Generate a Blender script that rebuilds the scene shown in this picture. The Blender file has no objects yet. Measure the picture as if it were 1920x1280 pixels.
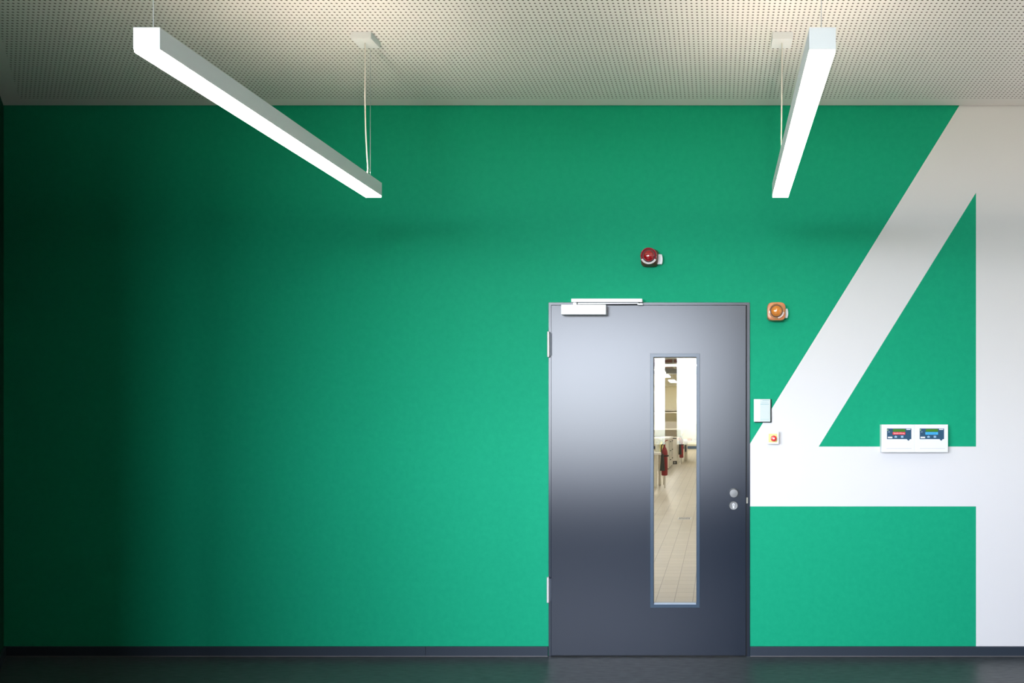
import bpy, bmesh, math, random
from mathutils import Vector, Matrix
random.seed(4)
PI = math.pi
S = bpy.context.scene
C = S.collection

# ------------------------------------------------------------------ camera
# wall plane y=0, camera 4.5 m in front of it, 1.49 m above the floor, lens shifted
F, CX, CY, D, EYE = 1350.0, 1343.5, 782.0, 4.5, 1.49
cam = bpy.data.cameras.new('camera')
cam.sensor_width = 36.0
cam.lens = F / 1920 * 36.0
cam.shift_x = -(CX - 960) / 1920
cam.shift_y = (CY - 640) / 1920
cam.clip_start = 0.05
cam.clip_end = 200
camo = bpy.data.objects.new('camera', cam)
camo.location = (0, -D, EYE)
camo.rotation_euler = (PI / 2, 0, 0)
C.objects.link(camo)
S.camera = camo

# ------------------------------------------------------------------ view, world, daylight
S.view_settings.view_transform = 'Standard'
S.view_settings.look = 'None'
S.view_settings.gamma = 1
S.view_settings.use_curve_mapping = False
S.view_settings.exposure = 0.0
S.cycles.use_denoising = True
S.cycles.max_bounces = 10
S.cycles.diffuse_bounces = 5
S.cycles.sample_clamp_indirect = 8

SKY = 26.0
w = bpy.data.worlds.new('sky')
S.world = w
w.use_nodes = True
nt = w.node_tree
nt.nodes.clear()
wo = nt.nodes.new('ShaderNodeOutputWorld')
bg = nt.nodes.new('ShaderNodeBackground')
tc = nt.nodes.new('ShaderNodeTexCoord')
sx = nt.nodes.new('ShaderNodeSeparateXYZ')
rp = nt.nodes.new('ShaderNodeValToRGB')
mr = nt.nodes.new('ShaderNodeMapRange')
nt.links.new(tc.outputs['Generated'], sx.inputs[0])
nt.links.new(sx.outputs['Z'], mr.inputs['Value'])
mr.inputs['From Min'].default_value = -1
mr.inputs['From Max'].default_value = 1
nt.links.new(mr.outputs[0], rp.inputs[0])
e = rp.color_ramp.elements
e[0].position = 0.0; e[0].color = (0.05, 0.06, 0.04, 1)
e[1].position = 1.0; e[1].color = (0.83, 0.90, 1.07, 1)
for p, c in ((0.47, (0.10, 0.12, 0.09, 1)), (0.492, (0.55, 0.60, 0.55, 1)), (0.505, (0.88, 0.94, 1.06, 1)),
             (0.62, (0.83, 0.90, 1.07, 1))):
    q = e.new(p); q.color = c
nt.links.new(rp.outputs[0], bg.inputs[0])
bg.inputs[1].default_value = SKY
nt.links.new(bg.outputs[0], wo.inputs[0])

# window opening in the rear wall (behind the camera)
WX0, WX1, WZ0, WZ1, WY = -4.8, 0.15, 1.02, 3.32, -6.5
pl = bpy.data.lights.new('window_portal', 'AREA')
pl.shape = 'RECTANGLE'
pl.size = WX1 - WX0
pl.size_y = WZ1 - WZ0
pl.cycles.is_portal = True
po = bpy.data.objects.new('window_portal', pl)
po.location = ((WX0 + WX1) / 2, WY - 0.16, (WZ0 + WZ1) / 2)
po.rotation_euler = (PI / 2, 0, 0)           # faces into the room (+y)

C.objects.link(po)

LAMP_DOWN = 18.0
LAMP_UP = 94.0
LAB_LAMP = 20.0

# ------------------------------------------------------------------ helpers
def X(px, d=D): return (px - CX) / F * d
def Z(py, d=D): return EYE + (CY - py) / F * d

def mat(name, base, rough=0.5, metal=0.0, spec=0.5, emit=None, es=0.0, coat=0.0, trans=0.0, alpha=1.0):
    m = bpy.data.materials.new(name)
    m.use_nodes = True
    b = m.node_tree.nodes['Principled BSDF']
    b.inputs['Base Color'].default_value = (*base, 1)
    b.inputs['Roughness'].default_value = rough
    b.inputs['Metallic'].default_value = metal
    b.inputs['Specular IOR Level'].default_value = spec
    b.inputs['Coat Weight'].default_value = coat
    b.inputs['Transmission Weight'].default_value = trans
    if emit:
        b.inputs['Emission Color'].default_value = (*emit, 1)
        b.inputs['Emission Strength'].default_value = es
    return m

def N(m, t, **kw):
    n = m.node_tree.nodes.new(t)
    for k, v in kw.items():
        setattr(n, k, v)
    return n

def L(m, a, b): m.node_tree.links.new(a, b)

def math_node(m, op, a, b=None):
    n = N(m, 'ShaderNodeMath', operation=op)
    for i, v in enumerate((a, b)):
        if v is None: continue
        if isinstance(v, (int, float)): n.inputs[i].default_value = v
        else: L(m, v, n.inputs[i])
    return n.outputs[0]

def noise_bump(m, scale, strength, dist=0.002, detail=3, stretch=None, vary=None):
    b = m.node_tree.nodes['Principled BSDF']
    t = N(m, 'ShaderNodeTexCoord')
    src = t.outputs['Object']
    if stretch:
        mp = N(m, 'ShaderNodeMapping')
        mp.inputs['Scale'].default_value = stretch
        L(m, src, mp.inputs[0]); src = mp.outputs[0]
    n = N(m, 'ShaderNodeTexNoise')
    n.inputs['Scale'].default_value = scale
    n.inputs['Detail'].default_value = detail
    L(m, src, n.inputs['Vector'])
    bp = N(m, 'ShaderNodeBump')
    bp.inputs['Strength'].default_value = strength
    bp.inputs['Distance'].default_value = dist
    L(m, n.outputs['Fac'], bp.inputs['Height'])
    L(m, bp.outputs[0], b.inputs['Normal'])
    if vary:
        mx = N(m, 'ShaderNodeMix', data_type='RGBA')
        mx.inputs[6].default_value = (*vary[0], 1)
        mx.inputs[7].default_value = (*vary[1], 1)
        r = N(m, 'ShaderNodeMapRange')
        r.inputs['From Min'].default_value = 0.35
        r.inputs['From Max'].default_value = 0.65
        L(m, n.outputs['Fac'], r.inputs[0])
        L(m, r.outputs[0], mx.inputs[0])
        L(m, mx.outputs[2], b.inputs['Base Color'])
    return m

def box(bm, x0, x1, y0, y1, z0, z1, mi=0):
    v = [bm.verts.new(p) for p in ((x0, y0, z0), (x1, y0, z0), (x1, y1, z0), (x0, y1, z0),
                                   (x0, y0, z1), (x1, y0, z1), (x1, y1, z1), (x0, y1, z1))]
    fs = []
    for q in ((0, 3, 2, 1), (4, 5, 6, 7), (0, 1, 5, 4), (1, 2, 6, 5), (2, 3, 7, 6), (3, 0, 4, 7)):
        f = bm.faces.new([v[i] for i in q]); f.material_index = mi; fs.append(f)
    return fs

def prism(bm, pts, z0, z1, axis='z', mi=0):
    """extruded polygon; axis z: pts are (x,y); axis y: pts are (x,z) extruded z0..z1 along y"""
    n = len(pts)
    if axis == 'z':
        a = [bm.verts.new((p[0], p[1], z0)) for p in pts]; b = [bm.verts.new((p[0], p[1], z1)) for p in pts]
    elif axis == 'y':
        a = [bm.verts.new((p[0], z0, p[1])) for p in pts]; b = [bm.verts.new((p[0], z1, p[1])) for p in pts]
    else:
        a = [bm.verts.new((z0, p[0], p[1])) for p in pts]; b = [bm.verts.new((z1, p[0], p[1])) for p in pts]
    bm.faces.new(a).material_index = mi
    bm.faces.new(b[::-1]).material_index = mi
    for i in range(n):
        bm.faces.new((a[i], b[i], b[(i + 1) % n], a[(i + 1) % n])).material_index = mi

def lathe(bm, prof, seg=48, cx=0, cz=0, cy=0, axis='y', sq=None, cap=True, mi=0):
    """prof: (radius, offset along axis). sq: superellipse exponent list per ring"""
    rings = []
    for k, (r, t) in enumerate(prof):
        ring = []
        for i in range(seg):
            a = 2 * PI * i / seg
            rr = r
            if sq and sq[k] != 2:
                n = sq[k]
                rr = r / (abs(math.cos(a)) ** n + abs(math.sin(a)) ** n) ** (1 / n)
            if axis == 'y': p = (cx + rr * math.cos(a), cy + t, cz + rr * math.sin(a))
            elif axis == 'z': p = (cx + rr * math.cos(a), cy + rr * math.sin(a), cz + t)
            else: p = (cx + t, cy + rr * math.cos(a), cz + rr * math.sin(a))
            ring.append(bm.verts.new(p))
        rings.append(ring)
    for a, b in zip(rings, rings[1:]):
        for i in range(seg):
            bm.faces.new((a[i], a[(i + 1) % seg], b[(i + 1) % seg], b[i])).material_index = mi
    if cap:
        bm.faces.new(rings[0][::-1]).material_index = mi
        bm.faces.new(rings[-1]).material_index = mi

def tube(bm, pts, r, seg=10):
    pts = [Vector(p) for p in pts]
    rings = []
    for i, p in enumerate(pts):
        t = (pts[min(i + 1, len(pts) - 1)] - pts[max(i - 1, 0)]).normalized()
        u = t.cross(Vector((0, 1, 0)))
        if u.length < 1e-3: u = t.cross(Vector((1, 0, 0)))
        u.normalize(); v = t.cross(u)
        rr = r[i] if isinstance(r, (list, tuple)) else r
        rings.append([bm.verts.new(p + u * rr * math.cos(2 * PI * k / seg) + v * rr * math.sin(2 * PI * k / seg)) for k in range(seg)])
    for a, b in zip(rings, rings[1:]):
        for i in range(seg):
            bm.faces.new((a[i], a[(i + 1) % seg], b[(i + 1) % seg], b[i]))
    bm.faces.new(rings[0][::-1]); bm.faces.new(rings[-1])

def smooth_path(pts, n=8):
    out = []
    P = [Vector(p) for p in pts]
    for i in range(len(P) - 1):
        p0, p1, p2, p3 = P[max(i - 1, 0)], P[i], P[i + 1], P[min(i + 2, len(P) - 1)]
        for k in range(n):
            t = k / n
            out.append(0.5 * ((2 * p1) + (p2 - p0) * t + (2 * p0 - 5 * p1 + 4 * p2 - p3) * t * t + (3 * p1 - p0 - 3 * p2 + p3) * t ** 3))
    out.append(P[-1])
    return out

def obj(name, bm, mats, parent=None, bevel=0, seg=2, smooth=False, loc=None):
    me = bpy.data.meshes.new(name)
    bmesh.ops.recalc_face_normals(bm, faces=bm.faces)
    if loc:   # bm is in world coordinates, object origin at loc
        bmesh.ops.translate(bm, vec=-Vector(loc), verts=bm.verts)
    elif parent is not None:
        bmesh.ops.translate(bm, vec=-world_of(parent), verts=bm.verts)
    bm.to_mesh(me); bm.free()
    for m in (mats if isinstance(mats, (list, tuple)) else [mats]): me.materials.append(m)
    o = bpy.data.objects.new(name, me)
    C.objects.link(o)
    if loc: o.location = loc
    if parent is not None:
        o.parent = parent
    if bevel:
        md = o.modifiers.new('bevel', 'BEVEL'); md.width = bevel; md.segments = seg; md.limit_method = 'ANGLE'
        md.angle_limit = math.radians(40); md.harden_normals = False
    if smooth:
        for p in me.polygons: p.use_smooth = True
        md = o.modifiers.new('edges', 'EDGE_SPLIT'); md.split_angle = math.radians(35)
    return o

def world_of(o):
    v = Vector(o.location)
    p = o.parent
    while p is not None:
        v = v + Vector(p.location); p = p.parent
    return v

def thing(name, label, cat, loc, group=None, kind=None):
    o = bpy.data.objects.new(name, None)
    o.empty_display_size = 0.1
    C.objects.link(o); o.location = loc
    if label: o['label'] = label
    if cat: o['category'] = cat
    if group: o['group'] = group
    if kind: o['kind'] = kind
    return o

def tag(o, label, cat, group=None):
    o['label'] = label; o['category'] = cat
    if group: o['group'] = group
    return o

def struct(name, bm, m, parent=None, **kw):
    o = obj(name, bm, m, parent, **kw)
    if parent is None: o['kind'] = 'structure'
    return o

def copy_tree(o, parent=None):
    c = o.copy(); C.objects.link(c); c.parent = parent
    for ch in list(o.children): copy_tree(ch, c)
    return c

def text_mesh(name, body, m, parent, x0, x1, zc, h, y, depth=0.0004):
    cu = bpy.data.curves.new(name, 'FONT')
    cu.body = body; cu.size = 1.0; cu.extrude = 0.0
    cu.align_x = 'LEFT'; cu.resolution_u = 3
    to = bpy.data.objects.new(name + '_tmp', cu)
    C.objects.link(to)
    dg = bpy.context.evaluated_depsgraph_get()
    me = bpy.data.meshes.new_from_object(to.evaluated_get(dg))
    bpy.data.objects.remove(to); 
    xs = [v.co.x for v in me.vertices]; ys = [v.co.y for v in me.vertices]
    sx_ = (x1 - x0) / (max(xs) - min(xs)); sy_ = h / (max(ys) - min(ys))
    ym = (max(ys) + min(ys)) / 2; xm = min(xs)
    wo_ = world_of(parent)
    for v in me.vertices:
        v.co = Vector((x0 + (v.co.x - xm) * sx_, y, zc + (v.co.y - ym) * sy_)) - wo_
    me.name = name
    me.materials.clear(); me.materials.append(m)
    o = bpy.data.objects.new(name, me); C.objects.link(o); o.parent = parent
    return o

# ------------------------------------------------------------------ materials
GREEN = (0.004, 0.335, 0.172)
WHITE = (0.75, 0.735, 0.722)
m_green = noise_bump(mat('green_wall_paint', GREEN, 0.65, spec=0.12), 160, 0.25, 0.0012, 4)
m_white = noise_bump(mat('white_wall_paint', WHITE, 0.55, spec=0.25), 160, 0.2, 0.0012, 4)
# slight scuffs and roller mottling in the green paint
def mottle(m, base, amt):
    b = m.node_tree.nodes['Principled BSDF']
    t = N(m, 'ShaderNodeTexCoord')
    n = N(m, 'ShaderNodeTexNoise'); n.inputs['Scale'].default_value = 26; n.inputs['Detail'].default_value = 9
    n.inputs['Roughness'].default_value = 0.7
    L(m, t.outputs['Object'], n.inputs['Vector'])
    r = N(m, 'ShaderNodeMapRange'); r.inputs['From Min'].default_value = 0.3; r.inputs['From Max'].default_value = 0.75
    L(m, n.outputs['Fac'], r.inputs[0])
    mx = N(m, 'ShaderNodeMix', data_type='RGBA')
    mx.inputs[6].default_value = (*[c * (1 - amt) for c in base], 1)
    mx.inputs[7].default_value = (*[min(1, c * (1 + amt) + 0.004) for c in base], 1)
    L(m, r.outputs[0], mx.inputs[0]); L(m, mx.outputs[2], b.inputs['Base Color'])
mottle(m_green, GREEN, 0.05)
m_slate = noise_bump(mat('slate_door_paint', (0.010, 0.018, 0.034), 0.24, spec=0.62), 300, 0.05, 0.0005)
# satin paint with a tight highlight: diffuse under a Beckmann gloss layer
def satin(m, base, rough, ior):
    t = m.node_tree
    b = t.nodes['Principled BSDF']
    out = [n for n in t.nodes if n.type == 'OUTPUT_MATERIAL'][0]
    df = N(m, 'ShaderNodeBsdfDiffuse'); df.inputs[0].default_value = (*base, 1)
    gl = N(m, 'ShaderNodeBsdfGlossy'); gl.distribution = 'BECKMANN'; gl.inputs['Roughness'].default_value = rough
    fr = N(m, 'ShaderNodeFresnel'); fr.inputs['IOR'].default_value = ior
    mx = N(m, 'ShaderNodeMixShader')
    L(m, fr.outputs[0], mx.inputs[0]); L(m, df.outputs[0], mx.inputs[1]); L(m, gl.outputs[0], mx.inputs[2])
    L(m, mx.outputs[0], out.inputs['Surface'])
    t.nodes.remove(b)
m_bead = mat('slate_blue_bead', (0.03, 0.055, 0.085), 0.3)
satin(m_bead, (0.028, 0.055, 0.088), 0.32, 1.58)
satin(m_slate, (0.005, 0.011, 0.023), 0.29, 1.63)
m_slate_frame = mat('slate_frame_paint', (0.026, 0.036, 0.052), 0.42, spec=0.4)
m_base = mat('slate_skirting', (0.026, 0.036, 0.050), 0.5, spec=0.3)
m_floor = noise_bump(mat('dark_linoleum', (0.045, 0.048, 0.050), 0.40, spec=0.42), 14, 0.12, 0.002, 6, (1, 4.5, 1),
                     ((0.026, 0.031, 0.036), (0.062, 0.072, 0.080)))
m_ceil = mat('perforated_ceiling', (0.72, 0.70, 0.66), 0.75, spec=0.15)
m_whitemetal = mat('white_lacquer', (0.88, 0.88, 0.87), 0.4, spec=0.35)
m_plastic = mat('white_plastic', (0.86, 0.86, 0.87), 0.35)
m_closer = mat('white_closer_lacquer', (0.88, 0.88, 0.89), 0.3)
m_steel = noise_bump(mat('brushed_steel', (0.20, 0.20, 0.19), 0.52, metal=0.9), 200, 0.05, 0.0004)
m_hinge = mat('polished_hinge_steel', (0.78, 0.74, 0.71), 0.42, metal=0.5)
m_dark = mat('dark_gap', (0.006, 0.006, 0.006), 0.7)
m_gasket = mat('black_gasket', (0.012, 0.013, 0.014), 0.5)
m_diff = mat('lit_diffuser', (0.9, 0.9, 0.9), 0.5, emit=(1.0, 0.92, 0.80), es=LAMP_DOWN)
m_room = mat('grey_rear_wall_paint', (0.16, 0.17, 0.18), 0.8, spec=0.2)
m_up = mat('lit_upper_diffuser', (0.9, 0.9, 0.9), 0.5, emit=(1.0, 0.84, 0.73), es=LAMP_UP)
m_cable = mat('cream_cable', (0.72, 0.66, 0.58), 0.5)
m_wire = mat('steel_wire', (0.55, 0.58, 0.60), 0.4, metal=0.6)
m_navy = mat('navy_keypad', (0.028, 0.085, 0.15), 0.35)
m_lcd = mat('green_lcd', (0.07, 0.22, 0.025), 0.25)
m_redlab = mat('red_label', (0.85, 0.03, 0.04), 0.4)
m_bluelab = mat('light_blue_label', (0.07, 0.48, 0.85), 0.4)
m_bluetxt = mat('dark_blue_print', (0.015, 0.16, 0.50), 0.4)
m_whitetxt = mat('white_print', (0.9, 0.9, 0.9), 0.4)
m_palebtn = mat('pale_blue_key', (0.42, 0.62, 0.85), 0.4)
m_led = mat('green_led', (0.55, 0.8, 0.2), 0.3, emit=(0.5, 0.8, 0.2), es=0.5)
m_teal = mat('teal_print', (0.22, 0.46, 0.48), 0.4)
m_mint = mat('mint_satin_glass', (0.64, 0.71, 0.68), 0.15, spec=0.6)
m_signwhite = mat('white_satin_glass', (0.86, 0.87, 0.90), 0.15, spec=0.6)
m_anth = mat('anthracite_back', (0.008, 0.012, 0.012), 0.5, spec=0.15)
m_yellow = mat('yellow_plate', (0.86, 0.74, 0.25), 0.4)
m_redbtn = mat('red_button', (0.75, 0.035, 0.03), 0.3)
m_redbody = mat('red_beacon_body', (0.20, 0.022, 0.018), 0.4)
m_redlens = mat('red_lens', (0.34, 0.002, 0.006), 0.12, coat=1.0, spec=0.7)
m_redring = mat('red_beacon_ring', (0.36, 0.03, 0.045), 0.16, spec=0.8, coat=1.0)
m_arc = mat('painted_highlight_white', (0.85, 0.82, 0.83), 0.3)
m_amber = mat('amber_beacon_body', (0.62, 0.22, 0.09), 0.3)
m_amberring = mat('amber_beacon_ring', (0.62, 0.33, 0.13), 0.16, spec=0.8, coat=1.0)
m_amberlens = mat('amber_lens', (0.72, 0.24, 0.035), 0.12, coat=1.0, spec=0.7)
# door glass: thin clear pane, Fresnel mirror
m_glass = bpy.data.materials.new('clear_glass'); m_glass.use_nodes = True
g = m_glass.node_tree; g.nodes.clear()
go = N(m_glass, 'ShaderNodeOutputMaterial'); gm = N(m_glass, 'ShaderNodeMixShader')
gt = N(m_glass, 'ShaderNodeBsdfTransparent'); gg = N(m_glass, 'ShaderNodeBsdfGlossy')
gg.inputs['Roughness'].default_value = 0.0
gt.inputs[0].default_value = (0.97, 0.985, 0.98, 1)
gf = N(m_glass, 'ShaderNodeFresnel'); gf.inputs['IOR'].default_value = 1.42
L(m_glass, gf.outputs[0], gm.inputs[0]); L(m_glass, gt.outputs[0], gm.inputs[1]); L(m_glass, gg.outputs[0], gm.inputs[2])
L(m_glass, gm.outputs[0], go.inputs[0])
# laboratory
m_cream = mat('cream_wall_paint', (0.74, 0.69, 0.52), 0.7)
m_labgrey = mat('grey_panel', (0.50, 0.46, 0.39), 0.6)
m_labwhite = mat('cream_laminate', (0.80, 0.76, 0.68), 0.4)
m_benchtop = mat('white_benchtop', (0.88, 0.87, 0.86), 0.3)
m_laceil = noise_bump(mat('exposed_ceiling', (0.16, 0.14, 0.12), 0.9), 3, 0.2, 0.01, 4, None, ((0.10, 0.07, 0.06), (0.22, 0.20, 0.17)))
m_labdiff = mat('lit_lab_diffuser', (0.9, 0.9, 0.9), 0.5, emit=(1.0, 0.96, 0.88), es=LAB_LAMP)
m_extred = mat('extinguisher_red', (0.26, 0.018, 0.022), 0.4)
m_black = mat('black_rubber', (0.02, 0.02, 0.018), 0.5)
m_bluebase = mat('blue_grey_skirting', (0.07, 0.12, 0.19), 0.5)
m_drawer = mat('grey_drawer_front', (0.50, 0.48, 0.42), 0.4)
m_bottle = mat('pale_plastic_bottle', (0.75, 0.75, 0.65), 0.3)
m_coral = mat('coral_tray', (0.80, 0.35, 0.28), 0.4)
m_yellowish = mat('yellow_bottle', (0.70, 0.62, 0.20), 0.3)
m_copper = mat('brown_pipework', (0.22, 0.11, 0.10), 0.5)
m_duct = mat('grey_duct', (0.36, 0.37, 0.36), 0.4, metal=0.3)

def tile_material():
    m = mat('beige_floor_tiles', (0.56, 0.50, 0.40), 0.35, spec=0.5)
    b = m.node_tree.nodes['Principled BSDF']
    t = N(m, 'ShaderNodeTexCoord'); mp = N(m, 'ShaderNodeMapping')
    mp.inputs['Location'].default_value = (0.3416 + 0.1515, 0.03, 0)
    L(m, t.outputs['Object'], mp.inputs[0])
    br = N(m, 'ShaderNodeTexBrick')
    br.offset = 0.0; br.squash = 1.0
    br.inputs['Scale'].default_value = 1.0
    br.inputs['Brick Width'].default_value = 0.15
    br.inputs['Row Height'].default_value = 0.15
    br.inputs['Mortar Size'].default_value = 0.003
    br.inputs['Mortar Smooth'].default_value = 0.2
    br.inputs['Color1'].default_value = (0.58, 0.52, 0.42, 1)
    br.inputs['Color2'].default_value = (0.53, 0.475, 0.38, 1)
    br.inputs['Mortar'].default_value = (0.27, 0.23, 0.17, 1)
    L(m, mp.outputs[0], br.inputs['Vector'])
    L(m, br.outputs['Color'], b.inputs['Base Color'])
    return m
m_tile = tile_material()

# perforation pattern of the ceiling boards: 25 mm square grid of 12 mm holes, plain border
def perforate(m):
    b = m.node_tree.nodes['Principled BSDF']
    t = N(m, 'ShaderNodeTexCoord'); s = N(m, 'ShaderNodeSeparateXYZ')
    L(m, t.outputs['Object'], s.inputs[0])
    x, y = s.outputs['X'], s.outputs['Y']
    P = 0.0245
    fx = math_node(m, 'SUBTRACT', math_node(m, 'FRACT', math_node(m, 'DIVIDE', math_node(m, 'ADD', x, 20.0), P)), 0.5)
    fy = math_node(m, 'SUBTRACT', math_node(m, 'FRACT', math_node(m, 'DIVIDE', math_node(m, 'ADD', y, 19.9955), P)), 0.5)
    fy = math_node(m, 'MULTIPLY', fy, 1.35)
    r2 = math_node(m, 'ADD', math_node(m, 'MULTIPLY', fx, fx), math_node(m, 'MULTIPLY', fy, fy))
    hole = math_node(m, 'LESS_THAN', r2, 0.22 ** 2)
    back = math_node(m, 'LESS_THAN', y, -0.112)
    # border along the slanting left wall
    a = math.radians(40); nx, ny = math.cos(a), math.sin(a)     # inward normal of the left wall
    dd = math_node(m, 'ADD', math_node(m, 'MULTIPLY', math_node(m, 'ADD', x, 4.455), nx), math_node(m, 'MULTIPLY', y, ny))
    side = math_node(m, 'GREATER_THAN', dd, 0.085)
    k = math_node(m, 'MULTIPLY', math_node(m, 'MULTIPLY', hole, back), side)
    mx = N(m, 'ShaderNodeMix', data_type='RGBA')
    mx.inputs[6].default_value = (0.84, 0.815, 0.77, 1)
    mx.inputs[7].default_value = (0.10, 0.082, 0.06, 1)
    L(m, k, mx.inputs[0]); L(m, mx.outputs[2], b.inputs['Base Color'])
    h = math_node(m, 'SUBTRACT', 1.0, k)
perforate(m_ceil)

# ------------------------------------------------------------------ the setting
CEIL = 3.433
TOP = 3.6
XL, XR = -5.4, 4.6
# back wall with door opening, painted numeral
DL, DR, DT = X(1029), X(1406), Z(567)
bm = bmesh.new()
def face(bm, pts, mi, y=0.0):
    f = bm.faces.new([bm.verts.new((p[0], y, p[1])) for p in pts]); f.material_index = mi
def wp(*pp): return [(X(a), Z(b)) for a, b in pp]
zc = Z(199)
sl = (1798 - 1406) / (199 - 832)
xt = X(1798) + (TOP - Z(199)) * (X(1798) - X(1406)) / (Z(199) - Z(832))
face(bm, [(XL, 0), (DL, 0), (DL, TOP), (XL, TOP)], 0)
face(bm, [(DL, DT), (DR, DT), (DR, TOP), (DL, TOP)], 0)
face(bm, [(DR, Z(832)), (xt, TOP), (DR, TOP)], 0)
face(bm, [(DR, Z(837)), (X(1535), Z(837)), (X(1830), Z(361)), (X(1830), TOP), (xt, TOP), (DR, Z(832))], 1)
face(bm, wp((1406, 949), (1830, 949), (1830, 837), (1406, 837)), 1)
face(bm, [(X(1830), 0), (XR, 0), (XR, TOP), (X(1830), TOP)], 1)
face(bm, wp((1535, 837), (1830, 837), (1830, 361)), 0)
face(bm, [(DR, 0), (X(1830), 0), (X(1830), Z(949)), (DR, Z(949))], 0)
T = 0.22
wall_faces_n = None
# rear skin and reveals
face(bm, [(XL, 0), (XL, TOP), (DL, TOP), (DL, 0)], 2, T)
face(bm, [(DL, DT), (DL, TOP), (DR, TOP), (DR, DT)], 2, T)
face(bm, [(DR, 0), (DR, TOP), (XR, TOP), (XR, 0)], 2, T)
def q(bm, a, b, c, d, mi):
    bm.faces.new([bm.verts.new(p) for p in (a, b, c, d)]).material_index = mi
q(bm, (DL, 0, 0), (DL, T, 0), (DL, T, DT), (DL, 0, DT), 2)
q(bm, (DR, 0, 0), (DR, T, 0), (DR, T, DT), (DR, 0, DT), 2)
q(bm, (DL, 0, DT), (DL, T, DT), (DR, T, DT), (DR, 0, DT), 2)
q(bm, (XL, 0, TOP), (XR, 0, TOP), (XR, T, TOP), (XL, T, TOP), 2)
wall = struct('wall_back', bm, [m_green, m_white, m_cream])

# slanting left wall, 40 degrees off the view axis, then running back to the window wall
a40 = math.radians(40)
u = (math.sin(a40), -math.cos(a40))
c0 = (-4.455, 0.0)
LEN = 3.5
c1 = (c0[0] + u[0] * LEN, c0[1] + u[1] * LEN)
bm = bmesh.new()
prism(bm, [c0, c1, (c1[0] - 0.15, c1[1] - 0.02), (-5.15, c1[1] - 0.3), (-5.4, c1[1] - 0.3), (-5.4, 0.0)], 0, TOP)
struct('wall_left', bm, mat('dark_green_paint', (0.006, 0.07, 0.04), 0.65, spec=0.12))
bm = bmesh.new(); box(bm, -5.4, -5.15, WY, c1[1] - 0.3, 0, TOP)
struct('wall_left_2', bm, m_room)
bm = bmesh.new(); box(bm, XR - 0.25, XR, WY, 0, 0, TOP)
struct('wall_right', bm, m_white)
# window wall behind the camera
bm = bmesh.new()
yb0, yb1 = WY - 0.25, WY
box(bm, XL, XR, yb0, yb1, 0, WZ0); box(bm, XL, XR, yb0, yb1, WZ1, TOP)
box(bm, XL, WX0, yb0, yb1, WZ0, WZ1); box(bm, WX1, XR, yb0, yb1, WZ0, WZ1)
struct('wall_front', bm, m_room)
wr = thing('window_1', None, None, (WX0, WY - 0.12, WZ0), kind='structure')
bm = bmesh.new()
f_ = 0.05
box(bm, WX0, WX1, WY - .15, WY - .09, WZ0, WZ0 + f_); box(bm, WX0, WX1, WY - .15, WY - .09, WZ1 - f_, WZ1)
box(bm, WX0, WX0 + f_, WY - .15, WY - .09, WZ0 + f_, WZ1 - f_); box(bm, WX1 - f_, WX1, WY - .15, WY - .09, WZ0 + f_, WZ1 - f_)
obj('window_frame', bm, m_slate_frame, wr)
for cxm, ww in ((-0.705, 0.09), (-2.1, 0.03), (-3.4, 0.03)):
    bm = bmesh.new(); box(bm, cxm - ww, cxm + ww, WY - .15, WY - .09, WZ0 + f_, WZ1 - f_)
    obj('mullion', bm, m_slate_frame, wr)
bm = bmesh.new(); box(bm, XL, XR, WY - 0.25, T / 2, -0.1, 0)
struct('floor', bm, m_floor)
bm = bmesh.new()
box(bm, XL, XR, WY, -0.013, CEIL, CEIL + 0.08)
box(bm, XL, XR, WY - 0.25, T, TOP, TOP + 0.05)
struct('ceiling', bm, m_ceil)

# skirting
zb = Z(1211)
for nm, x0, x1 in (('baseboard_back', -4.45, X(799.0)), ('baseboard_back', X(799.4), DL - 0.003), ('baseboard_back', DR + 0.001, XR - 0.25)):
    bm = bmesh.new()
    box(bm, x0, x1, -0.012, 0, 0, zb)
    struct(nm, bm, m_base, bevel=0.0015)
bm = bmesh.new()
nrm = (math.cos(a40) * 0.012, math.sin(a40) * 0.012)
prism(bm, [c0, (c0[0] + nrm[0], c0[1] + nrm[1]), (c1[0] + nrm[0], c1[1] + nrm[1]), c1], 0, zb)
struct('baseboard_left', bm, m_base)

# thin sealant bead where the skirting meets the floor
for nm, x0, x1 in (('trim_2', -4.44, DL - 0.003), ('trim_3', DR + 0.001, XR - 0.25)):
    bm = bmesh.new(); box(bm, x0, x1, -0.0145, -0.012, 0, 0.0035)
    struct(nm, bm, mat('grey_sealant', (0.15, 0.14, 0.14), 0.4))

# ------------------------------------------------------------------ the door
door = thing('door_1', None, None, ((DL + DR) / 2, 0, 0), kind='structure')
yf, yl = -0.010, -0.016
# steel frame
bm = bmesh.new()
prism(bm, [(DL, 0), (X(1034), 0), (X(1034), Z(572.2)), (X(1399.3), Z(572.2)), (X(1399.3), 0), (DR, 0), (DR, DT), (DL, DT)], -0.008, 0.10, 'y')
obj('door_frame', bm, m_slate, door, bevel=0.001)
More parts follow.
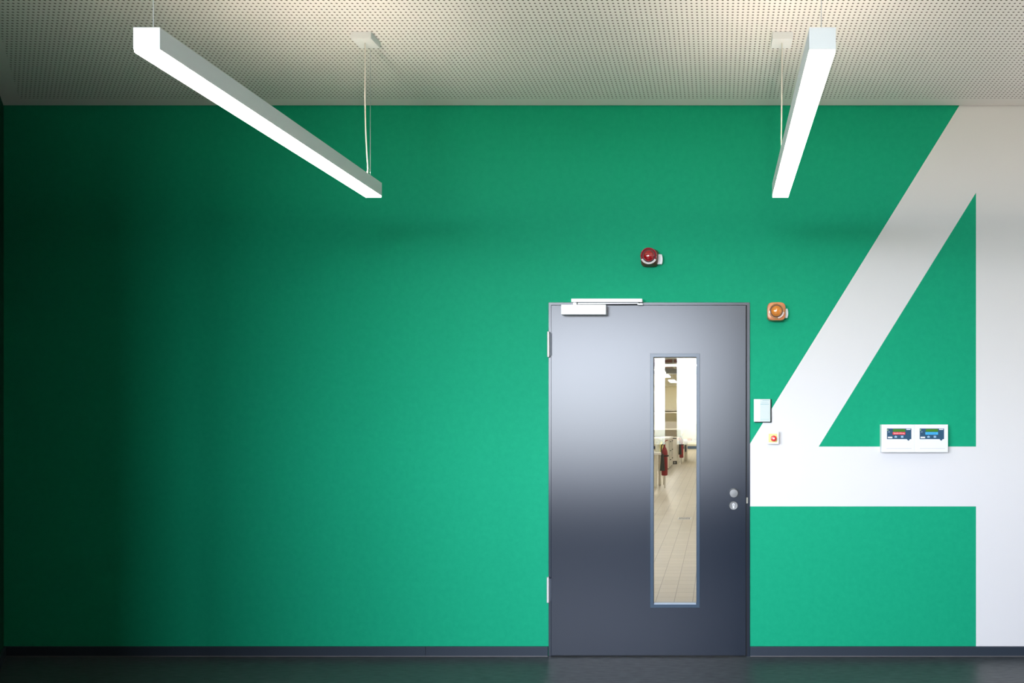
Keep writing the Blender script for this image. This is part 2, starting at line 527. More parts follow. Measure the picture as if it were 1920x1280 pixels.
# the leaf with the glazed opening
LX0, LX1, LZ1, LZ0 = X(1034.3), X(1398.4), Z(573.0), 0.007
GX0, GX1, GZ0, GZ1 = X(1225), X(1307), Z(1132), Z(669)
bm = bmesh.new()
def ring(bm, ox0, ox1, oz0, oz1, ix0, ix1, iz0, iz1, y0, y1):
    O = [(ox0, oz0), (ox1, oz0), (ox1, oz1), (ox0, oz1)]; I = [(ix0, iz0), (ix1, iz0), (ix1, iz1), (ix0, iz1)]
    V = {}
    for k, pts in (('O', O), ('I', I)):
        for j, y in enumerate((y0, y1)):
            V[k, j] = [bm.verts.new((p[0], y, p[1])) for p in pts]
    for i in range(4):
        n = (i + 1) % 4
        bm.faces.new((V['O', 0][i], V['O', 0][n], V['I', 0][n], V['I', 0][i]))
        bm.faces.new((V['O', 1][i], V['O', 1][n], V['I', 1][n], V['I', 1][i]))
        bm.faces.new((V['O', 0][i], V['O', 0][n], V['O', 1][n], V['O', 1][i]))
        bm.faces.new((V['I', 0][i], V['I', 0][n], V['I', 1][n], V['I', 1][i]))
ring(bm, LX0, LX1, LZ0, LZ1, GX0, GX1, GZ0, GZ1, -0.018, 0.045)
leaf = obj('door_leaf', bm, m_slate, door, bevel=0.0018)
# folded edge lines of the leaf
bm = bmesh.new()
ring(bm, X(1219.8), X(1312.3), Z(1137), Z(663.3), X(1226), X(1306), Z(1131), Z(669.8), -0.024, -0.018)
obj('glazing_bead', bm, m_bead, door, bevel=0.001)
bm = bmesh.new()
ring(bm, GX0 + .001, GX1 - .001, GZ0 + .001, GZ1 - .001, X(1226.3), X(1305.8), Z(1130.3), Z(670.3), -0.018, -0.006)
obj('gasket', bm, m_gasket, door)
bm = bmesh.new(); box(bm, GX0 + .0012, GX1 - .0012, 0.004, 0.012, GZ0 + .0012, GZ1 - .0012)
obj('glass_pane', bm, m_glass, door)
# dark strip painted in for the shade of the gap between leaf and frame
bm = bmesh.new(); box(bm, X(1398.5), X(1400.5), -0.0095, 0.0, 0.007, Z(572.4))
obj('gap_shade_strip', bm, m_dark, door)
bm = bmesh.new(); box(bm, X(1227), X(1305.3), -0.0225, 0.0035, Z(1131), Z(1128.6))
obj('glazing_ledge', bm, mat('painted_lit_ledge', (0.36, 0.42, 0.48), 0.4), door)  # ledge coloured pale to stand in for the light it reflects
# hinges
for (xc, y0_, y1_) in ((1029.6, 622, 670), (1028.8, 1080, 1128)):
    z1_, z0_ = Z(y0_), Z(y1_)
    h = bmesh.new()
    zz = (z1_ - z0_)
    lathe(h, [(0.006, 0), (0.0082, 0.003), (0.0082, zz * 0.24), (0.0074, zz * 0.245), (0.0082, zz * 0.25), (0.0082, zz - 0.003), (0.006, zz)],
          20, X(xc), z0_, -0.020, 'z')
    hg = obj('hinge', h, m_hinge, door, smooth=True)
    h = bmesh.new(); box(h, X(xc), X(xc) + 0.022, -0.0205, -0.0175, z0_ + .01, z1_ - .01)
    obj('hinge_leaf', h, m_slate_frame, hg)
# knob
kx, kz = X(1375.4), Z(922.4)
bm = bmesh.new()
lathe(bm, [(0.027, 0), (0.027, -0.004), (0.025, -0.006), (0.011, -0.007), (0.010, -0.018), (0.020, -0.024), (0.0262, -0.030), (0.0268, -0.046), (0.0250, -0.050), (0.0, -0.052)][:-1] + [(0.001, -0.0515)],
      40, kx, kz, -0.018, 'y')
obj('door_knob', bm, m_steel, door, smooth=True)['label'] = 'round brushed steel door knob'
bm = bmesh.new()
ex, ez = X(1375.1), Z(946.6)
lathe(bm, [(0.0275, 0), (0.0275, -0.004), (0.0255, -0.007), (0.020, -0.0065), (0.001, -0.0065)], 40, ex, ez, -0.018, 'y')
er = obj('lock_rosette', bm, m_steel, door, smooth=True)
bm = bmesh.new()
pts = []
for i in range(15):
    t = math.radians(-50 + 280 * i / 14); pts.append((ex + 0.0085 * math.cos(t), ez + 0.006 + 0.0085 * math.sin(t)))
pts += [(ex - 0.005, ez - 0.014), (ex - 0.003, ez - 0.017), (ex + 0.003, ez - 0.017), (ex + 0.005, ez - 0.014)]
prism(bm, pts, -0.030, -0.0245, 'y')
obj('lock_cylinder', bm, mat('bright_nickel', (0.85, 0.85, 0.84), 0.25, metal=0.7), er)
bm = bmesh.new(); prism(bm, [(ex - .001, ez + .001), (ex + .001, ez + .001), (ex + .0045, ez + .009), (ex + .001, ez + .006), (ex - .004, ez + .008)], -0.0306, -0.0300, 'y')
obj('keyway', bm, m_dark, er)
bm = bmesh.new(); box(bm, X(1399.4), X(1402.2), -0.0115, -0.0082, Z(943), Z(932)); 
obj('strike_plate', bm, mat('strike_steel', (0.36, 0.34, 0.27), 0.6), door, bevel=0.0006)
# overhead closer: body on the leaf, slide rail on the frame, arm between them
dC = 4.5 - 0.078
bm = bmesh.new()
box(bm, X(1052, dC), X(1136, dC), -0.078, -0.018, Z(589.3, dC), Z(570.8, dC))
cl = obj('door_closer', bm, m_closer, door, bevel=0.0015); cl['label'] = 'white box shaped door closer'
dR = 4.5 - 0.050
bm = bmesh.new()
box(bm, X(1071, dR), X(1204, dR), -0.050, -0.008, Z(566.0, dR), Z(559.6, dR))
rl = obj('slide_rail', bm, m_closer, cl, bevel=0.001)
bm = bmesh.new()
dA = 4.5 - 0.042
prism(bm, [(X(1083, dA), Z(567.3, dA)), (X(1197, dA), Z(566.6, dA)), (X(1197, dA), Z(569.3, dA)), (X(1083, dA), Z(570.2, dA))], -0.042, -0.030, 'y')
obj('closer_arm', bm, m_closer, cl, bevel=0.0006)
bm = bmesh.new()
box(bm, X(1074, dR), X(1081, dR), -0.046, -0.020, Z(571.5, dR), Z(566.5, dR))
obj('pivot_block', bm, m_closer, cl, bevel=0.001)
bm = bmesh.new()
box(bm, X(1195, dR), X(1205, dR), -0.048, -0.010, Z(571.2, dR), Z(568.2, dR))
obj('rail_end_cap', bm, m_closer, cl, bevel=0.001)
bm = bmesh.new()
box(bm, X(1079, dR), X(1199, dR), -0.049, -0.012, Z(566.9, dR), Z(566.2, dR))
obj('rail_slot', bm, m_gasket, cl)

# ------------------------------------------------------------------ the two pendant lights
LZB, LZT, LW = EYE + 1.148, EYE + 1.2255, 0.0832
YN, YFAR = -(D - 2.266), -(D - 3.766)
def pendant(xc, label, cable_pts):
    r = thing('pendant_light', label, 'pendant light', (xc, (YN + YFAR) / 2, LZT), 'linear pendant lights under the ceiling')
    x0, x1 = xc - LW / 2, xc + LW / 2
    bm = bmesh.new()
    # lacquered aluminium channel (open at top for the upward light)
    zl = LZB + 0.009
    box(bm, x0, x0 + .003, YN, YFAR, zl, LZT); box(bm, x1 - .003, x1, YN, YFAR, zl, LZT)
    box(bm, x0 + .003, x1 - .003, YN, YFAR, zl, zl + .004)
    box(bm, x0 + .003, x1 - .003, YN + .02, YFAR - .02, LZT - .012, LZT - .008)
    obj('housing', bm, m_whitemetal, r)
    for ya, yb in ((YN - .0015, YN + .0035), (YFAR - .0035, YFAR + .0015)):
        bm = bmesh.new(); box(bm, x0 - .0005, x1 + .0005, ya, yb, zl - .0005, LZT + .0005)
        obj('end_cap', bm, m_whitemetal, r, bevel=0.0008)
    bm = bmesh.new(); box(bm, x0 + .0008, x1 - .0008, YN + .0008, YFAR - .0008, LZB, zl - .0006)
    obj('diffuser', bm, m_diff, r, bevel=0.002)
    bm = bmesh.new(); box(bm, xc - .010, xc + .010, YN + .05, YFAR - .045, LZT - .008, LZT + .0002)
    obj('upper_diffuser', bm, m_up, r)
    # suspension wires and canopies
    yw = -(D - 3.728); yn = -(D - 2.292)
    for yy in (yw, yn):
        bm = bmesh.new(); tube(bm, [(xc, yy, LZT - .006), (xc, yy, CEIL - (.0 if yy == yn else .03))], 0.0011, 8)
        obj('suspension_wire', bm, m_wire, r)
    bm = bmesh.new(); lathe(bm, [(0.014, 0), (0.014, -0.012), (0.008, -0.02)], 20, xc, CEIL, yn, 'z')
    obj('wire_anchor', bm, m_whitemetal, r, smooth=True)
    ya, yb = -(D - 3.628), -(D - 3.728) 
    bm = bmesh.new(); box(bm, xc - .0515, xc + .0515, ya, yb, CEIL - .035, CEIL)
    obj('ceiling_canopy', bm, m_whitemetal, r, bevel=0.001)
    bm = bmesh.new(); tube(bm, smooth_path(cable_pts), 0.0032, 10)
    obj('power_cable', bm, m_cable, r, smooth=True)
    return r
ycab = -(D - 3.674)
xa, xb = -1.793, 0.3335
pendant(xa, 'long white linear pendant light hanging over the dark left part of the green wall',
        [(xa, ycab, CEIL - .034), (xa, ycab, 3.30), (xa, ycab - .002, 3.16), (xa + .003, ycab - .003, 3.0), (xa + .007, ycab, 2.86), (xa + .013, ycab, 2.77), (xa + .010, ycab, LZT - .004)])
pendant(xb, 'long white linear pendant light hanging above and right of the grey door',
        [(xb + .001, ycab, CEIL - .034), (xb, ycab, 3.25), (xb - .001, ycab, 3.05), (xb - .003, ycab, 2.9), (xb + .002, ycab, 2.8), (xb, ycab, LZT - .004)])

xc3 = xb + (xb - xa)
pendant(xc3, 'long white linear pendant light, next in the row beyond the right edge of the view',
        [(xc3, ycab, CEIL - .034), (xc3 - .002, ycab, 3.2), (xc3 + .003, ycab, 2.9), (xc3, ycab, LZT - .004)])

# ------------------------------------------------------------------ alarm beacons
def beacon(cx, cz, label, mb, mring, mlens, round_front):
    """cx, cz: pixel centre of the base at the wall"""
    x, z = X(cx), Z(cz)
    r = thing('alarm_beacon', label, 'alarm beacon', (x, 0, z), 'alarm beacons on the green wall')
    bm = bmesh.new()
    if round_front:
        lathe(bm, [(0.054, 0), (0.056, -0.010), (0.054, -0.035), (0.052, -0.055), (0.050, -0.070)], 64, x, z, 0, 'y', sq=[4, 3.8, 3.4, 2.6, 2])
    else:
        lathe(bm, [(0.054, 0), (0.056, -0.015), (0.057, -0.050), (0.055, -0.064), (0.046, -0.068)], 64, x, z, 0, 'y', sq=[5, 4.6, 4.2, 4, 3.5])
    obj('housing', bm, mb, r, smooth=True)
    bm = bmesh.new()
    R = 0.0525 if round_front else 0.048
    y0 = -0.070 if round_front else -0.066
    lathe(bm, [(R - .004, y0 + .004), (R, y0 - .004), (R - .002, y0 - .010), (R - .005, y0 - .011), (0.0385, y0 - .001), (0.036, y0 + .002)], 64, x, z, 0, 'y')
    obj('collar', bm, mring, r, smooth=True)
    a0, a1 = (-155, -28) if round_front else (-78, -8)  # white arc painted in place of a reflected highlight on the collar
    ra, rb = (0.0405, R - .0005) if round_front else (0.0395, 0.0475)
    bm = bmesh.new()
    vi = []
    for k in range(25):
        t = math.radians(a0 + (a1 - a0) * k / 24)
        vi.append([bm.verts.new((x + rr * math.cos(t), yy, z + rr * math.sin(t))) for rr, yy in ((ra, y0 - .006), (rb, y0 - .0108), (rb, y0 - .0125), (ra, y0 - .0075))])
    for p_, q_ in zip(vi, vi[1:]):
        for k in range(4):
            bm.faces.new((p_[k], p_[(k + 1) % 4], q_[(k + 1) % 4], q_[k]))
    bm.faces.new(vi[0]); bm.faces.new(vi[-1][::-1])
    obj('painted_highlight_arc', bm, m_arc, r)
    bm = bmesh.new()
    lathe(bm, [(0.0385, y0 - .0005), (0.0385, y0 - .0022), (0.032, y0 - .0022)], 48, x, z, 0, 'y')
    obj('lens_seal', bm, m_gasket, r, smooth=True)
    bm = bmesh.new()
    prof = [(0.0345, y0 - .002)]
    for i in range(1, 10):
        t = i / 9 * PI / 2
        prof.append((max(0.0345 * math.cos(t), 0.0006), y0 - .004 - 0.024 * math.sin(t)))
    lathe(bm, prof, 48, x, z, 0, 'y')
    obj('lens', bm, mlens, r, smooth=True)
    return r
b1 = beacon(1218.6, 484.6, 'round red alarm beacon with a domed red lens above the door', m_redbody, m_redring, m_redlens, True)
b2 = beacon(1454.4, 586.0, 'squarish amber alarm beacon beside the upper right corner of the door', m_amber, m_amberring, m_amberlens, False)
for b, x0, x1, y0, y1 in ((b1, 1230, 1242.5, 476.5, 495), (b2, 1467, 1478, 578, 596)):
    bm = bmesh.new(); dd = 4.5 - .03
    prism(bm, [(X(x0, dd), Z(y1, dd)), (X(x1, dd) - .005, Z(y1, dd)), (X(x1, dd), Z((y0 + y1) / 2, dd) - .01), (X(x1, dd), Z((y0 + y1) / 2, dd) + .01), (X(x1, dd) - .005, Z(y0, dd)), (X(x0, dd), Z(y0, dd))], -0.030, 0.0, 'y')
    obj('cable_box', bm, m_plastic, b, bevel=0.003)

# ------------------------------------------------------------------ door sign
dS = 4.5 - .018
sg = thing('door_sign', 'small white and mint glass room sign beside the door', 'sign', (X(1429.5), 0, Z(770)))
bm = bmesh.new(); box(bm, X(1415), X(1446.4), -0.010, 0, Z(792.0), Z(748.2))
obj('back_plate', bm, m_anth, sg)
xm = X(1425.3, dS)
bm = bmesh.new(); box(bm, X(1413.5, dS), xm, -0.018, -0.010, Z(790.2, dS), Z(748, dS))
obj('white_panel', bm, m_signwhite, sg)
bm = bmesh.new(); box(bm, xm, X(1444.3, dS), -0.018, -0.010, Z(790.2, dS), Z(748, dS))
obj('mint_panel', bm, m_mint, sg)
for k, (a, b_, c, h) in enumerate(((1430, 1442, 750.6, 1.0), (1426, 1442, 757.4, 0.9), (1428, 1440, 754.4, 0.4))):
    bm = bmesh.new()
    xx = a
    while xx < b_:
        wd = random.uniform(1.2, 2.8)
        box(bm, X(xx, dS), X(min(xx + wd, b_), dS), -0.0184, -0.018, Z(c + h / 2, dS), Z(c - h / 2, dS))
        xx += wd + .4
    obj('printed_line', bm, m_teal, sg)
bm = bmesh.new(); box(bm, X(1426, dS), X(1442, dS), -0.0183, -0.018, Z(786.2, dS), Z(785.8, dS)); obj('printed_line', bm, m_teal, sg)

# ------------------------------------------------------------------ emergency stop
dE = 4.5 - .045
es = thing('emergency_button', 'red emergency push button on a yellow plate in a white box right of the door', 'emergency button', (X(1450.5), 0, Z(821.5)))
bm = bmesh.new(); box(bm, X(1439.5, dE), X(1460.2, dE), -0.045, 0, Z(832, dE), Z(809, dE))
obj('housing', bm, m_plastic, es, bevel=0.0015)
bm = bmesh.new(); box(bm, X(1441, dE), X(1457.3, dE), -0.048, -0.045, Z(829, dE), Z(812.6, dE))
obj('yellow_plate', bm, m_yellow, es, bevel=0.001)
bm = bmesh.new(); lathe(bm, [(0.010, -0.048), (0.010, -0.056), (0.0175, -0.060), (0.0185, -0.066), (0.016, -0.072), (0.006, -0.0745), (0.001, -0.0748)], 36, X(1450.2, dE), Z(821.5, dE), 0, 'y')
pb = obj('push_button', bm, m_redbtn, es, smooth=True)
bm = bmesh.new(); lathe(bm, [(0.0058, -0.0735), (0.0055, -0.0765), (0.001, -0.0766)], 20, X(1450.2, dE), Z(821.5, dE), 0, 'y')
obj('button_insert', bm, m_whitetxt, pb, smooth=True)

# ------------------------------------------------------------------ gas monitor
dM = 4.5 - .055
gm_ = thing('monitoring_panel', 'white wall mounted control panel with two small navy displays', 'control panel', (X(1716), 0, Z(822)))
bm = bmesh.new(); box(bm, X(1653.3, dM), X(1778.3, dM), -0.050, 0, Z(848, dM), Z(795.6, dM))
obj('housing', bm, m_plastic, gm_, bevel=0.003)
for px0, redish in ((1653.3, True), (1715.9, False)):
    bm = bmesh.new()
    # front cover with slightly recessed lower field
    box(bm, X(px0 + .8, dM), X(px0 + 61.6, dM), -0.054, -0.050, Z(847.2, dM), Z(796.4, dM))
    cv = obj('front_cover', bm, m_plastic, gm_, bevel=0.0012)
    bm = bmesh.new(); box(bm, X(px0 + 9, dM), X(px0 + 56, dM), -0.0543, -0.054, Z(840.8, dM), Z(840.2, dM))
    obj('cover_seam', bm, mat('grey_seam', (0.55, 0.55, 0.57), 0.5), gm_)
    ox = px0 + (9.8 if redish else 8.6)
    bm = bmesh.new()
    yy0, yy1 = -0.0552, -0.054
    P_ = [(0, 0), (45.6, 0), (45.6, 19.9), (43.0, 19.9), (41.4, 22.6), (39.2, 22.6), (37.2, 19.9), (0, 19.9)]
    prism(bm, [(X(ox + a, dM), Z(803 + b, dM)) for a, b in P_], yy0, yy1, 'y')
    dp = obj('display', bm, m_navy, gm_)
    def rect(nm, a0, a1, b0, b1, m, y=-0.0558, par=dp):
        bm = bmesh.new(); box(bm, X(ox + a0, dM), X(ox + a1, dM), y, -0.0552, Z(803 + b1, dM), Z(803 + b0, dM))
        return obj(nm, bm, m, par)
    rect('lcd_screen', 11.2, 34.2, 1.2, 6.2, m_lcd)
    rect('name_label', 10.6, 34.3, 6.8, 11.5, m_redlab if redish else m_bluelab)
    rect('serial_label', 1.6, 10.0, 15.4, 18.2, m_whitetxt)
    rect('maker_label', 36.3, 44.0, 0.9, 2.5, m_whitetxt)
    rect('status_light', 0.9, 2.2, 2.2, 3.6, m_led)
    rect('status_legend', 2.0, 5.5, 5.2, 7.6, mat('slate_print', (0.16, 0.24, 0.32), 0.5))
    for cxk in (16.4, 28.4):
        rect('key', cxk - 2.3, cxk + 2.3, 14.6, 17.2, m_palebtn)
        bm = bmesh.new()
        if cxk < 20: pts = [(cxk - 1.2, 14.3), (cxk + 1.2, 14.3), (cxk, 12.9)]
        else: pts = [(cxk - 3.2, 13.3), (cxk + 3.2, 13.3), (cxk + 1.6, 14.3), (cxk - 1.6, 14.3)]
        prism(bm, [(X(ox + a, dM), Z(803 + b, dM)) for a, b in pts], -0.0557, -0.0552, 'y')
        obj('key_symbol', bm, mat('grey_blue_print', (0.25, 0.36, 0.46), 0.5), dp)
    if redish: text_mesh('label_text', 'Sonderlüftung', m_whitetxt, dp, X(ox + 12.4, dM), X(ox + 32.6, dM), Z(803 + 9.2, dM), 0.0105, -0.0562)
    else: text_mesh('label_text', 'Sauerstoff', m_bluetxt, dp, X(ox + 13.2, dM), X(ox + 31.0, dM), Z(803 + 9.1, dM), 0.0085, -0.0562)

# ------------------------------------------------------------------ laboratory behind the door glass
LY0, LY1 = T, 34.0 - D
LXL, LXR, LH = -4.2, 3.2, 3.25
bm = bmesh.new(); box(bm, LXL - .2, LXR + .2, T / 2, LY1, -0.1, 0); struct('floor_laboratory', bm, m_tile)
bm = bmesh.new(); box(bm, LXL - .2, LXR + .2, T, LY1 + .2, LH + .35, LH + .55); struct('ceiling_laboratory', bm, m_laceil)
bm = bmesh.new(); box(bm, LXL - .2, LXL, T, LY1, 0, LH + .35); struct('wall_laboratory_left', bm, m_cream)
bm = bmesh.new(); box(bm, LXR, LXR + .2, T, LY1, 0, LH + .35); struct('wall_laboratory_right', bm, m_cream)
bm = bmesh.new(); box(bm, LXL - .2, LXR + .2, LY1, LY1 + .2, -0.1, LH + .35); struct('wall_laboratory_end', bm, m_cream)
bm = bmesh.new(); box(bm, LXL, LXR, LY1 - .02, LY1, 0, 0.13); struct('baseboard_end', bm, m_bluebase)
bm = bmesh.new(); box(bm, LXL, LXR, LY1 - .9, LY1 - 0.0, 2.93, LH + .35); struct('trim_1', bm, m_cream)
def Y(d): return d - D
# ducts and pipes under the laboratory ceiling
for k, (d0, d1, z0, z1, m, lab) in enumerate(((18.2, 19.0, 3.02, 3.4, m_duct, 'grey ventilation duct crossing above the laboratory lamp, nearest the door'),
                                         (22.0, 23.0, 3.05, 3.45, m_copper, 'brown ventilation duct crossing the laboratory ceiling beyond the bright lamp'),
                                         (25.6, 26.3, 3.05, 3.4, m_duct, 'grey ventilation duct near the far end of the laboratory ceiling'))):
    t = thing('ventilation_duct', lab, 'duct', (-1, Y(d0), z0), 'ducts under the laboratory ceiling')
    bm = bmesh.new(); box(bm, LXL, LXR, Y(d0), Y(d1), z0, z1); obj('duct_body', bm, m, t, bevel=0.01)
    for xx in (-2.2, -1.35, -0.6):
        bm = bmesh.new(); box(bm, xx, xx + .05, Y(d0) - .01, Y(d1) + .01, z0 - .01, z1); obj('duct_flange', bm, m_duct, t)
# lab lamps
def lab_lamp(xc, d0, d1, wdt, z, label, m=m_labdiff):
    t = thing('ceiling_lamp', label, 'ceiling lamp', (xc, Y((d0 + d1) / 2), z), 'laboratory ceiling lamps')
    bm = bmesh.new(); box(bm, xc - wdt / 2, xc + wdt / 2, Y(d0), Y(d1), z + .03, z + .08); obj('lamp_housing', bm, m_whitemetal, t)
    bm = bmesh.new(); box(bm, xc - wdt / 2 + .01, xc + wdt / 2 - .01, Y(d0) + .01, Y(d1) - .01, z, z + .03); obj('lamp_diffuser', bm, m, t, bevel=0.004)
    bm = bmesh.new(); box(bm, xc - .01, xc + .01, Y((d0 + d1) / 2) - .01, Y((d0 + d1) / 2) + .01, z + .08, LH + .35); obj('lamp_rod', bm, m_whitemetal, t)
    return t
lab_lamp(-0.75, 20.75, 21.1, 1.5, 2.98, 'bright bar shaped lamp crossing the top of the door window')
for d0, d1, l in ((23.0, 24.6, 'nearest lamp of the receding row seen through the door window'), (25.6, 27.2, 'middle lamp of the receding row seen through the door window'),
               (29.6, 31.2, 'farthest lamp of the receding row seen through the door window')):
    lab_lamp(-1.86, d0, d1, 0.26, 2.99, l)
for xx, sd in ((-2.2, 'left'), (1.8, 'right')):  # unseen lamps added only to light the laboratory
    for d0, wh in ((6.5, 'nearest the door'), (11.5, 'second from the door'), (16.0, 'third from the door')):
        lab_lamp(xx, d0, d0 + 2.6, 0.35, 3.0, 'added unseen long lamp, %s side of the laboratory, %s' % (sd, wh))
lab_lamp(1.8, 22, 25, 0.4, 3.0, 'added unseen long lamp, right side of the laboratory, fourth from the door')  # this and the next three: unseen lamps added to brighten the far end
lab_lamp(1.8, 28, 31, 0.4, 3.0, 'added unseen long lamp, right side of the laboratory, farthest from the door')
lab_lamp(-0.35, 30, 32.6, 0.45, 3.0, 'unseen broad lamp added to brighten the middle of the far laboratory wall')
lab_lamp(-3.4, 29.5, 32.0, 0.45, 3.0, 'unseen broad lamp added to brighten the far left corner of the laboratory')

# floor drain
dr = thing('floor_drain', 'square steel slotted drain in the beige tiled floor', 'drain', (X(1284, 10.6), Y(10.6), 0))
bm = bmesh.new(); box(bm, -0.567, -0.373, Y(10.5), Y(10.72), 0, 0.003); obj('drain_frame', bm, mat('bright_drain_steel', (0.75, 0.75, 0.74), 0.5), dr)
for k in range(8):
    xx = -0.553 + k * .0215
    bm = bmesh.new(); prism(bm, [(xx, Y(10.53)), (xx + .010, Y(10.53)), (xx + .014, Y(10.69)), (xx + .004, Y(10.69))], 0.003, 0.0045)
    obj('slot', bm, m_dark, dr)

def bench(name, label, x0, x1, d0, d1, zt, panels, m_leg=m_labwhite):
    t = thing(name, label, 'workbench', ((x0 + x1) / 2, Y(d0), 0), 'laboratory benches')
    bm = bmesh.new(); box(bm, x0, x1, Y(d0), Y(d1), zt - .045, zt); obj('benchtop', bm, m_benchtop, t, bevel=0.004)
    for (a, b_, c, d_, m, nm) in panels:
        bm = bmesh.new(); box(bm, a, b_, Y(c), Y(d_), 0.0, zt - .045); obj(nm, bm, m, t, bevel=0.002)
    return t
# near bench
bA = bench('laboratory_bench', 'white topped laboratory bench beside the nearer fire extinguisher', -2.9, X(1245.6, 15.6), 15.3, 16.0, 0.735, [
    (X(1231, 15.6), X(1233.2, 15.6), 15.32, 15.37, m_labwhite, 'leg'),
    (X(1234, 15.6), X(1236.3, 15.6), 15.7, 15.75, m_labgrey, 'leg'),
    (X(1242.9, 15.9), X(1244.2, 15.9), 15.9, 15.95, m_labgrey, 'leg'),
    (X(1237.0, 15.9), X(1239.8, 15.9), 15.78, 15.95, m_labwhite, 'end_panel'),
    (-2.8, X(1229.8, 15.6), 15.45, 15.9, m_labwhite, 'under_cabinet')])
bB = thing('drawer_cabinet', 'cream drawer cabinet between the two fire extinguishers, with small dark handles', 'cabinet', (-1.43, Y(20.5), 0), 'laboratory cabinets')
bm = bmesh.new(); box(bm, -1.60, -1.365, Y(20.5), Y(22.3), 0.035, 0.86); obj('carcass', bm, m_labwhite, bB, bevel=0.003)
bm = bmesh.new(); box(bm, -1.64, -1.345, Y(20.45), Y(22.35), 0.86, 0.90); obj('worktop', bm, m_benchtop, bB, bevel=0.003)
bm = bmesh.new(); box(bm, -1.58, -1.385, Y(20.6), Y(22.3), 0.0, 0.035); obj('plinth', bm, m_black, bB)
for i, (za, zb_) in enumerate(((.06, .32), (.33, .58), (.59, .84))):
    for j, (da, db) in enumerate(((20.55, 21.38), (21.42, 22.25))):
        bm = bmesh.new(); box(bm, -1.365, -1.347, Y(da), Y(db), za, zb_); dw = obj('drawer', bm, m_drawer, bB, bevel=0.002)
        bm = bmesh.new(); box(bm, -1.347, -1.325, Y(da) + .3, Y(db) - .3, zb_ - .07, zb_ - .05); obj('handle', bm, m_black, dw)
bC = thing('service_cabinet', 'tall narrow cream cabinet end with a dark socket at its foot', 'cabinet', (-1.3, Y(22.9), 0), 'laboratory cabinets')
bm = bmesh.new(); box(bm, X(1261, 22.9), X(1269.8, 22.9), Y(22.9), Y(23.15), 0.0, 0.80); obj('carcass', bm, m_labwhite, bC, bevel=0.003)
bm = bmesh.new(); box(bm, X(1261.5, 22.9), X(1269.2, 22.9), Y(22.88), Y(22.9), 0.0, 0.10); sk = obj('socket', bm, m_black, bC)
bm = bmesh.new(); lathe(bm, [(0.03, 0), (0.03, -0.01)], 20, X(1265.4, 22.9), 0.05, Y(22.88), 'y'); obj('socket_ring', bm, m_duct, sk)
bm = bmesh.new(); box(bm, X(1261.2, 22.9), X(1268, 22.9), Y(22.9), Y(23.15), 0.80, 0.83); obj('cabinet_top', bm, m_black, bC)
bD = bench('laboratory_bench', 'white topped laboratory bench in front of the far cream wall', X(1268, 23.2), 0.1, 23.2, 25.2, 0.73, [
    (X(1270.5, 23.2), X(1272.3, 23.2), 23.22, 23.27, m_labwhite, 'leg'),
    (X(1273, 23.2), X(1274, 23.2), 23.7, 23.75, m_labgrey, 'leg'),
    (X(1283, 24.6), X(1288, 24.6), 24.5, 25.1, m_labwhite, 'end_panel'),
    (0.0, 0.05, 23.22, 23.27, m_labwhite, 'leg')])
bm = bmesh.new(); box(bm, X(1284.2, 24.5), X(1286.8, 24.5), Y(24.47), Y(24.5), 0.32, 0.55)
tag(obj('wall_socket', bm, m_bluebase), 'dark socket box on the end panel under the far bench', 'socket')

# CO2 extinguishers with black horns
def extinguisher(xc, d, label, up=0.0):
    y = Y(d)
    t = thing('fire_extinguisher', label, 'fire extinguisher', (xc, y, 0.0), 'red fire extinguishers in the laboratory')
    bm = bmesh.new(); lathe(bm, [(0.05, .20), (0.066, .215), (0.067, .66), (0.060, .72), (0.035, .78), (0.018, .80), (0.018, .85)], 32, xc, 0, y, 'z'); obj('cylinder', bm, m_extred, t, smooth=True)
    bm = bmesh.new(); box(bm, xc - .02, xc + .02, y - .02, y + .02, .85, .90); vv = obj('valve', bm, m_duct, t, bevel=.004)
    bm = bmesh.new(); tube(bm, [(xc, y, .90), (xc + .03, y, .93), (xc + .07, y - .02, .94)], .009); obj('lever', bm, m_extred, vv)
    bm = bmesh.new(); tube(bm, smooth_path([(xc - .02, y - .03, .87), (xc - .06, y - .06, .82), (xc - .055, y - .09, .68), (xc - .04, y - .095, .62)]), .011); obj('hose', bm, m_black, t)
    bm = bmesh.new(); lathe(bm, [(0.022, .66), (0.032, .62), (0.052, .34), (0.056, .31)], 24, xc - .035, 0, y - .12, 'z'); obj('discharge_horn', bm, m_black, t, smooth=True)
    bm = bmesh.new(); box(bm, xc - .075, xc + .085, y - .075, y + .07, .60, .625); obj('strap', bm, m_black, t)
    bm = bmesh.new(); box(bm, xc - .012, xc + .012, y + .06, y + .08, 0, .70); obj('stand_post', bm, m_labgrey, t)
    for ch in t.children:
        if not ch.name.startswith('stand_post'): ch.location.z += up
    return t
extinguisher(X(1246.0, 15.1), 15.1, 'red fire extinguisher with black horn, the nearer of the two behind the door glass', 0.07)
extinguisher(X(1277.6, 22.95), 22.95, 'red fire extinguisher with black horn under the farther bench')

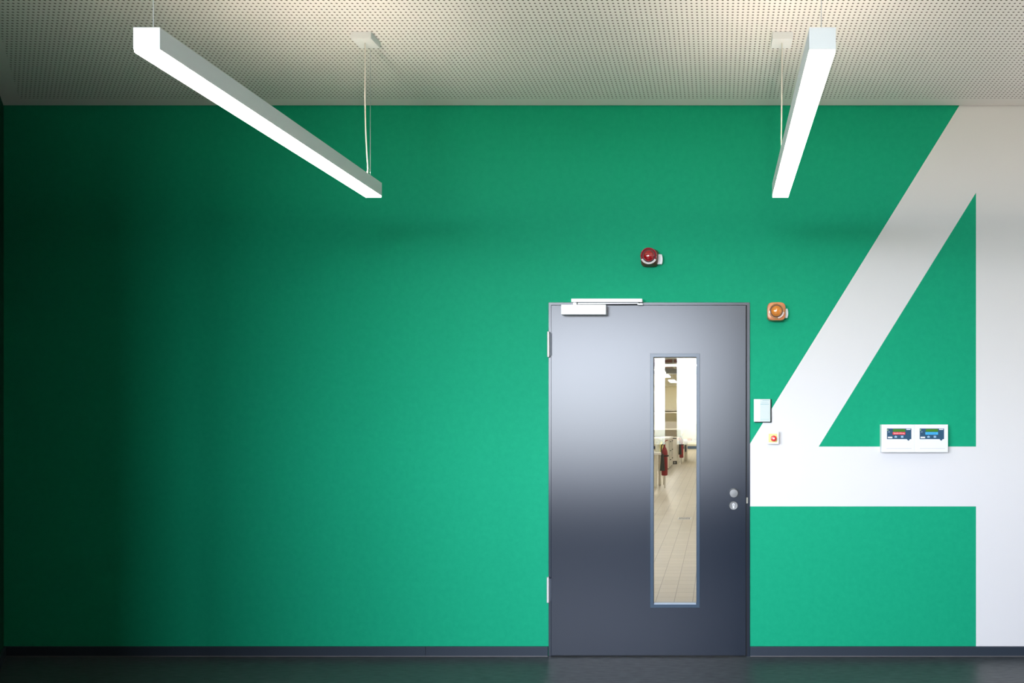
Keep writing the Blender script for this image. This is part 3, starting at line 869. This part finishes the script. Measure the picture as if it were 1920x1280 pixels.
# small things on the benches
def bottle(xc, d, z, r, h, m, label, cat='bottle'):
    t = thing('bottle', label, cat, (xc, Y(d), z), 'bottles on the laboratory bench')
    bm = bmesh.new(); lathe(bm, [(r * .9, 0), (r, .01), (r, h * .6), (r * .5, h * .78), (r * .32, h * .85), (r * .32, h * .93)], 24, xc, z, Y(d), 'z'); obj('bottle_body', bm, m, t, smooth=True)
    bm = bmesh.new(); lathe(bm, [(r * .4, h * .9), (r * .4, h)], 20, xc, z, Y(d), 'z'); obj('bottle_cap', bm, m_duct, t, smooth=True)
bottle(X(1240.6, 15.7), 15.7, .735, .035, .26, m_yellowish, 'yellow bottle on the near bench')
bottle(X(1243.3, 15.85), 15.85, .735, .03, .30, m_duct, 'slim grey bottle at the corner of the near bench')
bottle(X(1233.0, 15.8), 15.8, .735, .05, .22, m_bottle, 'pale plastic bottle towards the left of the near bench')
fa = thing('gooseneck_tap', 'thin curved tap standing on the far bench', 'tap', (X(1280, 23.8), Y(23.8), .73))
bm = bmesh.new(); xx = X(1280, 23.8); yy = Y(23.8)
tube(bm, smooth_path([(xx, yy, .73), (xx + .01, yy, .90), (xx + .06, yy, 1.02), (xx + .13, yy, 1.05), (xx + .17, yy, .98), (xx + .12, yy, .88), (xx + .04, yy, .82)]), .009); obj('spout', bm, m_duct, fa, smooth=True)
bm = bmesh.new(); lathe(bm, [(.03, 0), (.03, .03), (.015, .05)], 20, xx, .73, yy, 'z'); obj('tap_base', bm, m_duct, fa, smooth=True)
for k, (a, b_, h, m, l) in enumerate(((1270, 1276, .09, m_coral, 'coral tray on the left end of the far bench'), (1289, 1296, .07, m_coral, 'coral tray right of the gooseneck tap'), (1297, 1305, .06, m_labwhite, 'white tray on the far bench at the right edge of the glass'))):
    t = thing('tray', l, 'tray', (X(a, 23.9), Y(23.5), .73), 'trays on the far bench')
    bm = bmesh.new(); ring_ = box(bm, X(a, 23.5), X(b_, 23.5), Y(23.4), Y(23.9), .73, .73 + h); obj('tray_body', bm, m, t, bevel=.004)
    bm = bmesh.new(); box(bm, X(a, 23.5) - .008, X(b_, 23.5) + .008, Y(23.39), Y(23.91), .73 + h, .74 + h); obj('tray_rim', bm, m, t)
# shelving against the end wall
sh = thing('wall_shelf', 'long cream wall shelves with grey panels on the laboratory end wall', 'shelf', (-1.9, Y(33.6), 0))
dW = 33.2
for a, b_ in ((767.5, 770.0), (772.5, 774.2), (803.5, 805.5), (819.0, 821.5)):
    bm = bmesh.new(); box(bm, -3.4, -1.6, Y(dW), Y(33.95), Z(b_, dW), Z(a, dW)); obj('shelf_board', bm, m_labwhite if a > 768 else m_labgrey, sh)
for a, b_ in ((790, 803.5), (806.5, 818)):
    bm = bmesh.new(); box(bm, -3.35, -1.65, Y(33.7), Y(33.9), Z(b_, dW), Z(a, dW)); obj('back_panel', bm, m_labgrey, sh)
for xx in (-3.4, -1.64):
    bm = bmesh.new(); box(bm, xx, xx + .04, Y(dW) + .1, Y(33.95), 0, Z(767, dW)); obj('upright', bm, m_labwhite, sh)
